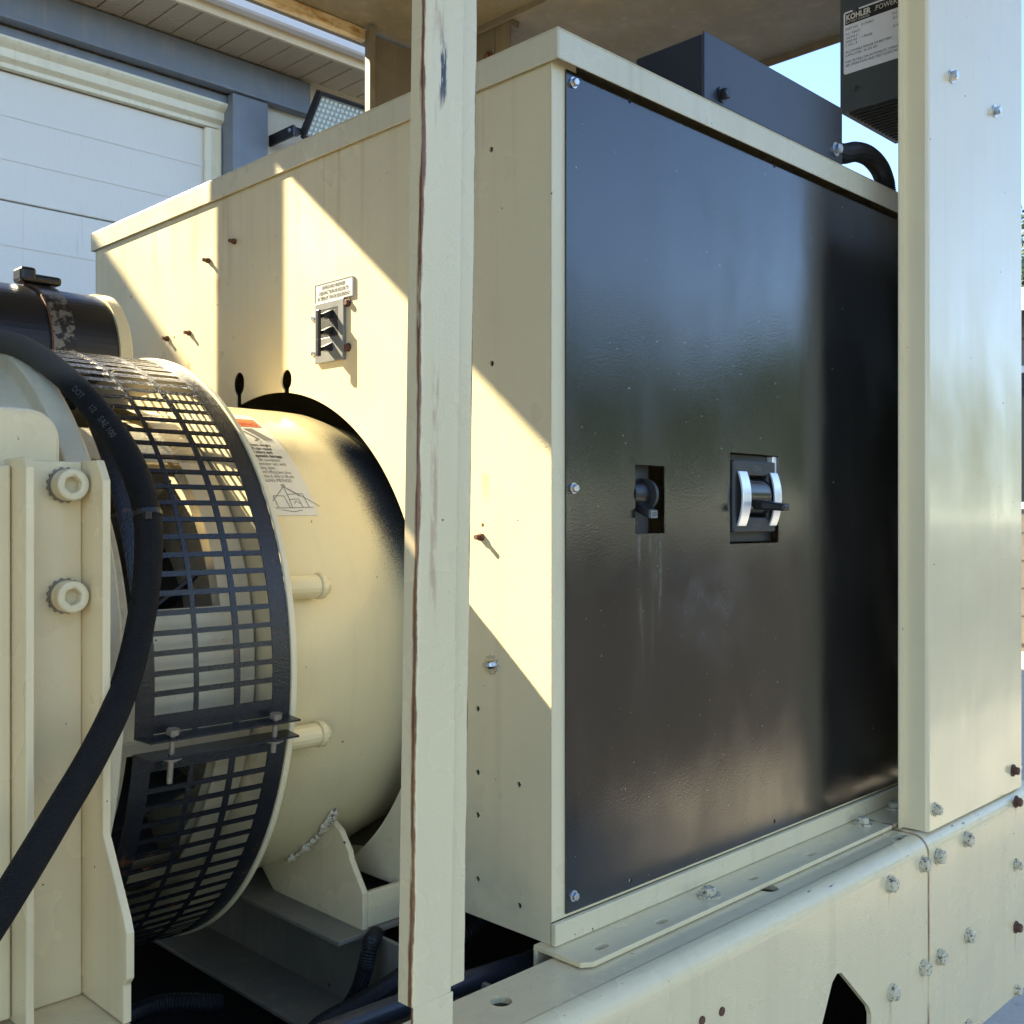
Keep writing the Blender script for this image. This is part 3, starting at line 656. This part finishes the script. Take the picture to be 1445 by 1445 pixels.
# ------------------------------------------------------------------ junction box, conduit and charger above
jb = thing('junction_box', 'low dark blue-grey steel box on front edge of cabinet lid', 'junction box', (.585, .07, 2.24))
MB().box(.334, .764, .004, .135, 2.2395, 2.340).obj('housing', 'jbox', jb, bevel=.003)
MB().box(.332, .766, .001, .0038, 2.2396, 2.342).obj('cover', 'jbox', jb, bevel=.001)
for x, y, m in [(1018, 134, 'black'), (1178, 211, 'zinc')]: bolt(PY(x, y, .001), '-Y', jb, 'panel', m, 'screw')
MB().box(.24, .27, .12, .135, 2.2395, 2.285).box(.27, .30, .12, .135, 2.2395, 2.262).obj('clip', 'jbox', jb, bevel=.001)
cpts = spline([(.75, .03, 2.272), (.82, .03, 2.280), (.875, .03, 2.297), (.93, .031, 2.302), (.978, .032, 2.290), (1.006, .033, 2.264), (1.014, .033, 2.2395)], 16)
cr = [.0165+(.0025 if i % 2 else 0) for i in range(len(cpts))]
tag(MB().tube(cpts, cr, 14).obj('conduit', 'rubber'), 'black corrugated conduit arching from junction box down to cabinet lid', 'conduit')
ch = thing('battery_charger', 'dark grey battery charger with silver nameplate beside the corner panel', 'charger', (1.23, .01, 2.47))
MB().box(1.1, 1.36, -.118, .141, 2.479, 3.0).obj('housing', 'charger', ch, bevel=.003)
for i in range(15):
    MB().box(1.112+i*.0165, 1.118+i*.0165, -.10, .125, 2.4755, 2.4785).obj('vent_slat', 'dark', ch)
MB().box(1.098, 1.0995, -.02, .085, 2.712, 2.718).obj('vent_slot', 'dark', ch)
pc = [(.128, 2.566), (.128, 2.676)]
def rr(u0, u1, v0, v1, r, n=4):
    return [(cx+r*math.cos(R(a0+90*i/n)), cy+r*math.sin(R(a0+90*i/n))) for cx, cy, a0 in ((u1-r, v1-r, 0), (u0+r, v1-r, 90), (u0+r, v0+r, 180), (u1-r, v0+r, 270)) for i in range(n+1)]
MB().prism(rr(-.085, .131, 2.557, 2.687, .004), -.0015, 0, mYZ(1.0998)).obj('nameplate', 'plate', ch)
MB().box(1.0974, 1.0980, -.081, .127, 2.659, 2.683).obj('nameplate_header', 'ink', ch)
TX = lambda y, zz: (lambda u, v: (1.0969, y-u, zz+v))
text('KOHLER', .0165, 'paper', TX(.125, 2.668), ch, bold=.0006, sx=.86)
text('.POWER SYSTEMS', .0155, 'paper', TX(.0635, 2.668), ch, sx=.86)
text('BATTERY CHARGER', .0058, 'paper', TX(.125, 2.6615), ch, sx=1.0)
for s, y, zz in [('PART NO.   D-292863', .127, 2.6475), ('A.C. INPUT', .127, 2.6375), ('120/240 V', .127, 2.629), ('50/60 HZ  -  1 PHASE', .127, 2.6215), ('2 1/0.2  A', .127, 2.614), ('ALLOWABLE RANGE OF BATTERY', .127, 2.600), ('CAPACITIES:  50-200 AH', .127, 2.5925), ('FOR DETAILS ON AUTOMATIC OPERATION', .127, 2.579), ('SEE OPERATION AND TEST GUIDE MANUAL', .127, 2.5715), ('D.C. OUTPUT', .025, 2.6475), ('24 V', .025, 2.638), ('10 A', .025, 2.6215)]:
    text(s, .0072, 'ink', lambda u, v, y=y, zz=zz: (1.0979, y-u, zz+v), ch, sx=.92)
for x, y in [(1208, 15), (1207, 125)]: bolt(PX(x, y, 1.05)-Vector((-.05, .014, -.028)), '-X', ch, 'small', 'charger', 'screw')

ch.location += Vector((-.05, .014, -.028))
# ------------------------------------------------------------------ alternator
YC, ZC = .69, 1.40
al = thing('alternator', 'fat cream alternator drum with end flange running into the cabinet side', 'alternator', (-.2, YC, .99))
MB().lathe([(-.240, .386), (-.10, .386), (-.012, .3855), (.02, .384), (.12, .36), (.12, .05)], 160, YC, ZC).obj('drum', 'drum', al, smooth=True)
MB().lathe([(-.2475, .30), (-.2475, .4505), (-.2465, .4515), (-.2405, .4515), (-.239, .450), (-.239, .386)], 160, YC, ZC).obj('flange_ring', 'cream', al)
def arcpt(x, r, a): return (x, YC-r*math.cos(R(a)), ZC+r*math.sin(R(a)))
for a in (15, -14.5):
    s = MB(); d = Vector((1, 0, 0))
    s.tube([arcpt(-.239, .404, a), arcpt(-.168, .404, a)], .0165, 18)
    s.tube([arcpt(-.1679, .404, a), arcpt(-.158, .404, a)], [.0185, .0185], 18)
    s.tube([arcpt(-.1579, .404, a), arcpt(-.150, .404, a)], [.015, .012], 14)
    s.obj('through_stud', 'drum', al, bevel=.002)
# adapter casting inside the guard: shell with windows between two rings
wins = [(-48, -15), (13, 48), (60, 97), (108, 150), (160, 200), (-100, -58), (-150, -108)]
sh = MB(); prev = None
RI = .372
cuts = sorted([(a % 360, b % 360 if b % 360 > a % 360 else b % 360+360) for a, b in wins])
for i, (a, b) in enumerate(cuts):
    nx = cuts[(i+1) % len(cuts)][0]+(360 if i == len(cuts)-1 else 0)
    n = max(2, int((nx-b)/3)); sh.lathe([(-.455, RI), (-.252, RI), (-.252, RI-.02), (-.455, RI-.02), (-.455, RI)], n, YC, ZC, b, nx)
sh.lathe([(-.455, RI), (-.425, RI), (-.425, RI-.02), (-.455, RI-.02)], 120, YC, ZC)
sh.lathe([(-.300, RI), (-.252, RI), (-.252, RI-.02), (-.300, RI-.02)], 120, YC, ZC)
sh.obj('adapter_casting', 'cast', al, bevel=.004)
fb = MB().lathe([(-.44, .06), (-.44, .20), (-.26, .20), (-.26, .06)], 60, YC, ZC).obj('fan_hub', 'dark', al)
for i in range(14):
    a = i*360/14; p0, p1 = Vector(arcpt(-.43, .2, a)), Vector(arcpt(-.43, .34, a+8)); q0, q1 = Vector(arcpt(-.30, .2, a+14)), Vector(arcpt(-.30, .34, a+22))
    MB().add([p0, p1, q1, q0], [(0, 1, 2, 3)]).obj('fan_blade', 'dplastic', al).modifiers.new('s', 'SOLIDIFY').thickness = .004
MB().lathe([(-.256, .05), (-.256, .352)], 60, YC, ZC).obj('back_plate', 'cast', al)
# foot
gx = -.07
gp = [(u+.009, v) for u, v in [(.60, 1.03), (.555, .993), (.326, .982), (.314, .992), (.314, 1.046), (.347, 1.090), (.349, 1.100), (.372, 1.128), (.398, 1.141), (.412, 1.137), (.455, 1.098), (.52, 1.05)]]
MB().prism(gp, 0, .010, mYZ(gx)).obj('foot_gusset', 'rail', al, bevel=.002)
MB().box(gx+.0102, .10, .3235, .3335, .9935, 1.046).obj('foot_plate', 'rail', al, bevel=.002)
wl = MB(); rnd = random.Random(5)
for i in range(15):
    a = -39-i*1.6; p = Vector(arcpt(gx-.004+rnd.uniform(-.003, .003), .389, a)); r = rnd.uniform(.004, .0085)
    wl.tube([p-Vector((.001, r, 0)), p-Vector((r*.5, r*.3, 0)), p+Vector((0, r*.6, .002))], [r*.5, r, r*.5], 8)
wl.obj('weld_bead', 'pbolt', al, smooth=True)
MB().prism([(.40, 1.075), (.40, 1.035), (.405, 1.030), (.44, 1.030), (.49, 1.06)], .03, .034, mYZ(0)).obj('lug', 'rail', al)
# sticker
RS = .3868
SM = lambda u, v, e=0.: (u-.005, YC-(RS+e)*math.cos(v/RS), ZC+(RS+e)*math.sin(v/RS))
A = lambda deg: R(deg)*RS
st = MB(); n = 30
vs = []
for i in range(n+1):
    v = A(31.6)+(A(69)-A(31.6))*i/n
    vs += [SM(-.236, v), SM(-.1165, v)]
st.add(vs, [(2*i, 2*i+1, 2*i+3, 2*i+2) for i in range(n)])
sk_ = link('warning_sticker', mesh(st.v, st.f), 'sticker', al)
SE = lambda u, v: SM(u, v, .0005)
def sheet(u0, u1, v0, v1, mat, name, par, e=.0004):
    b = MB(); n = 6; L = []
    for i in range(n+1): L += [SM(u0, v0+(v1-v0)*i/n, e), SM(u1, v0+(v1-v0)*i/n, e)]
    b.add(L, [(2*i, 2*i+1, 2*i+3, 2*i+2) for i in range(n)]); return link(name, mesh(b.v, b.f), mat, par)
sheet(-.232, -.123, A(61.2), A(65.6), 'orange', 'warning_band', sk_)
text('WARNING', .0165, 'ink', lambda u, v: SM(-.196+u, A(61.7)+v, .0009), sk_, sx=.85)
for i, s in enumerate(['Incorrect weight', 'or lift can cause', 'fatal injury and', 'equipment damage.']):
    text(s, .0098, 'ink', lambda u, v, i=i: SE(-.186+u, A(52.3-1.35*i)+v), sk_, bold=.0002, sx=.72)
for i, s in enumerate(['To lift complete', 'generator set with', 'lifting eyes.']):
    text(s, .0098, 'greyink', lambda u, v, i=i: SE(-.186+u, A(46.9-1.3*i)+v), sk_, sx=.72)
for i, s in enumerate(['Insert lifting bars thru', 'holes in skid to lift set.']):
    text(s, .0098, 'greyink', lambda u, v, i=i: SE(-.186+u, A(43.0-1.25*i)+v), sk_, sx=.62)
text('SLING METHOD', .0088, 'greyink', lambda u, v: SE(-.184+u, A(40.5)+v), sk_, sx=.72)
# pictogram: falling slab over a splayed hand shape, and sling drawing
for (u0, u1, v0, v1) in []: pass
pg = MB()
def poly(pts, e=.0005): pg.add([SM(-.185+(u+.215)*.8, v, e) for u, v in pts], [tuple(range(len(pts)))])
poly([(-.185, A(60)), (-.165, A(60.2)), (-.140, A(55.2)), (-.160, A(55.0))])
for i in range(5): poly([(-.215, A(59.0-i*.8)), (-.196, A(58.0-i*.5)), (-.196, A(57.7-i*.5)), (-.215, A(58.5-i*.8))])
poly([(-.193, A(58.8)), (-.188, A(58.8)), (-.168, A(55.4)), (-.178, A(54.2)), (-.184, A(54.4)), (-.174, A(55.6))])
link('pictogram', mesh(pg.v, pg.f), 'greyink', sk_)
a1, a2 = A(33.4), A(36.6)
u0, u1 = -.215, -.150
dl = [[(-.187, A(39.9)), (-.187, A(39.2))], [(-.187, A(39.2)), (u0, a1+.012)], [(-.187, A(39.2)), (u1+.012, a1+.004)], [(-.187, A(39.2)), (-.186, a2)], [(-.187, A(39.2)), (-.166, a2)],
      [(u0, a1), (u1, a1+.002)], [(u0+.006, a1+.001), (u0+.004, a2), (-.193, a2), (-.190, a1)], [(-.186, a1), (-.186, a2+.003), (-.160, a2+.005), (-.157, a1+.002)], [(-.186, a2-.006), (-.170, a2-.005), (-.168, a1+.002)],
      [(u0+.01, a1-.003), (u0+.03, a1-.006), (u1-.02, a1-.003)], [(-.18, a1+.008), (-.176, a1+.013), (-.170, a1+.008)]]
dl.append([(-.187+.003*math.cos(t*.785), A(39.4)+.003*math.sin(t*.785)) for t in range(9)])
strokes([[(u+.029, v) for u, v in l] for l in dl], .0010, SE, 'sling_drawing', 'greyink', sk_)

# flywheel housing and engine
eg = thing('diesel_engine', 'cream flywheel housing and engine block behind the bolted bracket', 'engine', (-1.2, YC, .9))
MB().lathe([(-.470, .30), (-.470, .447), (-.472, .449), (-.500, .449), (-.503, .447), (-.503, .425), (-.53, .418), (-.60, .385), (-.66, .33), (-.72, .31), (-.80, .30), (-.80, .05)], 140, YC, ZC).obj('flywheel_housing', 'cast', eg, smooth=True, bevel=.002)
MB().prism(rr(-.79, -.525, 1.57, 1.722, .035, 6), 0, .20, mXZ(.285)).obj('housing_boss', 'rail', eg, bevel=.006)
MB().box(-2.0, -.80, .42, .96, .95, 1.72).obj('engine_block', 'cast', eg, bevel=.03)
MB().box(-1.95, -.85, .50, .88, 1.721, 1.86).obj('valve_cover', 'cast', eg, bevel=.03)
MB().box(-1.9, -.86, .45, .93, .78, .949).obj('oil_pan', 'cast', eg, bevel=.04)
mf = thing('shade_cylinder', 'unseen dark shade cylinder added under the enclosure roof over the engine', 'blocker', (-1.3, 1.05, 2.05))  # out of view, added only to shade the hose and flywheel housing
MB().lathe([(-2.0, .05), (-2.0, .18), (-1.97, .205), (-.74, .205), (-.71, .18), (-.71, .05)], 60, 1.05, 2.26).obj('shell', 'dplastic', mf, smooth=True)
for x in (-1.8, -.95): MB().lathe([(x, .2055), (x, .21), (x+.04, .21), (x+.04, .2055)], 60, 1.05, 2.26).box(x+.01, x+.03, 1.03, 1.07, 2.471, 3.029).obj('added_hanger_strap', 'zinc', mf)
mb = thing('engine_mount_bracket', 'cream channel bracket with two socket bolts and flared foot', 'bracket', (-.55, .22, 1.08))
MB().prism(rect(-.5878, -.5160, 1.065, 1.662), 0, .010, mXZ(.250)).obj('web', 'rail', mb, bevel=.002)
MB().prism([(.2605, 1.08), (.2605, 1.663), (.205, 1.663), (.197, 1.652), (.197, 1.066), (.2605, 1.066)], -.5965, -.5880, lambda u, v, t: (t, u, v)).obj('side_flange', 'rail', mb, bevel=.0015)
MB().prism([(.2605, 1.066), (.2605, 1.663), (.213, 1.663), (.197, 1.640), (.197, 1.255), (.147, 1.178), (.140, 1.163), (.140, 1.115), (.147, 1.107), (.147, 1.066)], -.5158, -.5068, lambda u, v, t: (t, u, v)).obj('side_flange', 'rail', mb, bevel=.0015)
MB().box(-.75, -.507, .130, .262, 1.056, 1.0645).box(-.75, -.507, .130, .140, .97, 1.0558).obj('base_plate', 'rail', mb, bevel=.002)
MB().box(-.72, -.5975, .235, .265, 1.07, 1.655).obj('side_web', 'rail', mb, bevel=.003)
for y in (684, 842):
    c = PY(100, y, .232)
    cc = Vector((c.x, .249, c.z))
    star = [((.0205 if i % 2 else .0180)*math.cos(math.pi*i/16), (.0205 if i % 2 else .0180)*math.sin(math.pi*i/16)) for i in range(32)]
    MB().prism([(cc.x+u, cc.z+v) for u, v in star], -.0035, 0, mXZ(.2495)).obj('toothed_washer', 'dullsteel', mb)
    hexh = [(cc.x+.0098*math.cos(R(60*i+20)), cc.z+.0098*math.sin(R(60*i+20))) for i in range(6)][::-1]
    sb_ = MB().plate(circ(cc.x, cc.z, .0175, 28), [hexh], -.026, -.012, mXZ(.2495)).prism(circ(cc.x, cc.z, .0175, 28), -.0119, -.0036, mXZ(.2495)).obj('socket_bolt', 'cream', mb, bevel=.0025)

# ------------------------------------------------------------------ guard
RG = .4485
gd = thing('fan_guard', 'black slotted sheet metal guard wrapped round the alternator neck', 'guard', (-.35, YC, .95))
def half(a0, a1, flange_sign):
    n = int(abs(a1-a0)/2.5)
    MB().lathe([(-.457, RG), (-.434, RG), (-.434, RG-.002), (-.457, RG-.002), (-.457, RG)], n, YC, ZC, a0, a1).obj('side_band', 'guard', gd)
    MB().lathe([(-.274, RG), (-.2485, RG), (-.2485, RG-.002), (-.274, RG-.002), (-.274, RG)], n, YC, ZC, a0, a1).obj('side_band', 'guard', gd)
    for xa, xb in ((-.3835, -.3775), (-.329, -.321)):
        MB().lathe([(xa, RG), (xb, RG), (xb, RG-.002), (xa, RG-.002), (xa, RG)], n, YC, ZC, a0, a1).obj('rib', 'guard', gd)
half(-7.2, 186, 1); half(-10.2, -174, -1)
bm = MB().lathe([(-.4345, RG-.0003), (-.2735, RG-.0003), (-.2735, RG-.0023), (-.4345, RG-.0023), (-.4345, RG-.0003)], 1, 0, 0, -.42, .42).me(); bm.materials.append(M['guard'])
wm = MB().lathe([(-.4345, RG-.0003), (-.2735, RG-.0003), (-.2735, RG-.0023), (-.4345, RG-.0023), (-.4345, RG-.0003)], 2, 0, 0, -1.4, 1.4).me(); wm.materials.append(M['guard'])
def bar(a, me, name='bar'):
    o = bpy.data.objects.new(name, me); COL.objects.link(o); o.location = (0, YC, ZC); o.rotation_euler = (R(-a), 0, 0)
    o.parent = gd; o.matrix_parent_inverse = Matrix.Translation(gd.location).inverted()
a = -5.6; bar(a, wm, 'end_bar'); a += 1.6
while a < 184: a += 3.02; bar(a, bm)
a = -11.6; bar(a, wm, 'end_bar'); a -= 1.6
while a > -172: a -= 3.02; bar(a, bm)
# clamp flanges with two long bolts
def radial(a): return Vector((0, -math.cos(R(a)), math.sin(R(a))))
for a, k in ((-7.3, 1), (-9.9, -1)):
    rd = radial(a); tg = Vector((0, math.sin(R(a)), math.cos(R(a)))); o0 = Vector((0, YC, ZC))+rd*(RG-.002)
    v = []
    for t in (-.0012, .0012):
        for x, e in ((-.457, 0), (-.2485, 0), (-.246, .026), (-.449, .026)):
            v.append(Vector((x, 0, 0))+o0+rd*e+tg*t)
    MB().add(v, [(0, 1, 2, 3), (7, 6, 5, 4), (0, 4, 5, 1), (1, 5, 6, 2), (2, 6, 7, 3), (3, 7, 4, 0)]).obj('clamp_flange', 'guard', gd)
rd = radial(-8.6); tg = Vector((0, math.sin(R(-8.6)), math.cos(R(-8.6))))
for x, L in ((-.417, .045), (-.277, .030)):
    c = Vector((x, YC, ZC))+rd*(RG+.014)
    MB().tube([c+tg*.014, c-tg*L], .0035, 10).tube([c+tg*.0145, c+tg*.021], .008, 6).tube([c-tg*.0125, c-tg*.017], .009, 6).tube([c-tg*.0128, c-tg*.0142], .0125, 14).obj('clamp_bolt', 'dullsteel', gd)

# ------------------------------------------------------------------ hose, canister, conduits
hp = [(-60, 470, .60), (-20, 478, .56), (30, 490, .50), (80, 522, .43), (125, 566, .365), (168, 622, .30), (196, 680, .258), (209, 740, .232), (207, 820, .222), (193, 905, .212), (170, 985, .195), (132, 1065, .172), (85, 1145, .15), (40, 1220, .132), (-10, 1300, .12), (-90, 1420, .105)]
hpts = spline([PY(x, y, d) for x, y, d in hp], 10)
ho = thing('hydraulic_hose', 'thick black ribbed rubber hose draped over guard and bracket', 'hose', PY(209, 740, .232))
MB().tube(hpts, .0158, 20).obj('hose_body', 'hose', ho, smooth=True)
ti = min(range(len(hpts)), key=lambda i: (hpts[i]-PY(212, 726, .235)).length)
d = (hpts[ti+1]-hpts[ti-1]).normalized()
MB().tube([hpts[ti]-d*.0035, hpts[ti]+d*.0035], .0174, 20).obj('cable_tie', 'black', ho, bevel=.001)
c = hpts[ti]+(CAM-hpts[ti]).normalized()*.0175
MB().box(c.x-.004, c.x+.004, c.y-.004, c.y+.003, c.z-.005, c.z+.005).obj('tie_head', 'black', ho, bevel=.001)
# faint print along the hose
def hmap(s0):
    L = [0.]
    for i in range(1, len(hpts)): L.append(L[-1]+(hpts[i]-hpts[i-1]).length)
    def mp(u, v):
        s = s0+u; i = max(1, next((j for j in range(len(L)) if L[j] > s), len(L)-1)); t = (s-L[i-1])/(L[i]-L[i-1])
        p = hpts[i-1].lerp(hpts[i], t); tg = (hpts[i]-hpts[i-1]).normalized(); cv = (CAM-p); cv = (cv-tg*cv.dot(tg)).normalized(); sd_ = cv.cross(tg)
        if sd_.z < 0: sd_ = -sd_
        ang = (v-.006)/.0158
        return p+.0163*(cv*math.cos(ang)+sd_*math.sin(ang))
    return mp
text('DOT      1/2    SAE 100', .011, 'hoseink', hmap(.255), ho)

cn = thing('exhaust_canister', 'black cylindrical canister with mottled strap and cream end rim', 'canister', (-.5, 1.05, 1.76))
ycn, zcn, rcn = 1.05, 1.887, .130
MB().lathe([(-1.0, .02), (-1.0, rcn), (-.164, rcn), (-.164, .02)], 72, ycn, zcn).obj('shell', 'black', cn, smooth=False, bevel=.003)
MB().lathe([(-.1635, .10), (-.1635, rcn+.004), (-.142, rcn+.004), (-.138, rcn-.002), (-.138, .10), (-.144, .02)], 72, ycn, zcn).obj('end_rim', 'cream', cn)
def strapm():
    k = NT('mottled_strap_metal'); c = k.mix(k.ramp(k.noise(55., 4, .6), .46, .56), (.02, .019, .018), (.20, .18, .15)); return k.done(c, .4, .3)
M['strap'] = strapm()
MB().lathe([(-.282, rcn), (-.282, rcn+.004), (-.243, rcn+.004), (-.243, rcn)], 72, ycn, zcn).obj('strap', 'strap', cn)
MB().lathe([(-.2855, rcn+.0003), (-.2855, rcn+.0045), (-.2825, rcn+.0045), (-.2825, rcn+.0003)], 72, ycn, zcn).obj('strap_edge', 'rustbolt', cn)
MB().box(-.302, -.229, 1.012, 1.045, zcn+rcn+.004, zcn+rcn+.020).box(-.304, -.276, 1.008, 1.05, zcn+rcn+.003, zcn+rcn+.030).obj('strap_buckle', 'black', cn, bevel=.006)
MB().box(-.30, -.20, .98, 1.12, 1.70, 1.757).box(-.27, -.23, 1.04, 1.06, .99, 1.70).obj('stand', 'cast', cn, bevel=.004)

def corr(name, label, pts, r, pit=.006):
    sp = spline(pts, 30); L = sum((sp[i+1]-sp[i]).length for i in range(len(sp)-1)); n = int(L/pit*2)
    q = [sp[min(int(i*(len(sp)-1)/n), len(sp)-1)] for i in range(n+1)]
    qq = []
    for i in range(n+1):
        f = i*(len(sp)-1)/n; j = min(int(f), len(sp)-2); qq.append(sp[j].lerp(sp[j+1], f-j))
    return tag(MB().tube(qq, [r*(1. if i % 2 else .86) for i in range(n+1)], 12).obj(name, 'rubber'), label, 'conduit')
corr('conduit', 'black ribbed conduit dropping beside the alternator foot', [(-.03, .34, .975), (-.084, .285, .990), (-.100, .28, .955), (-.118, .278, .925), (-.155, .275, .900), (-.24, .26, .87), (-.4, .22, .84)], .0125)
corr('conduit', 'thick black ribbed conduit emerging from behind the rusty post', [(.16, .30, .960), (.0, .25, .958), (-.087, .22, .956), (-.16, .215, .946), (-.23, .21, .938), (-.33, .19, .90)], .0155)
corr('conduit', 'ribbed conduit lying in the dark behind the flared bracket foot', [(-.45, .42, .90), (-.36, .50, .895), (-.28, .52, .89), (-.20, .50, .87)], .014)
tag(MB().tube([(-.34, .10, .996), (-.2, .10, .992), (-.066, .10, .986), (.044, .10, .977), (.4, .13, .965)], .0145, 16).obj('pipe', 'jbox', smooth=True), 'smooth dark blue-grey pipe running under the cabinet floor', 'pipe')
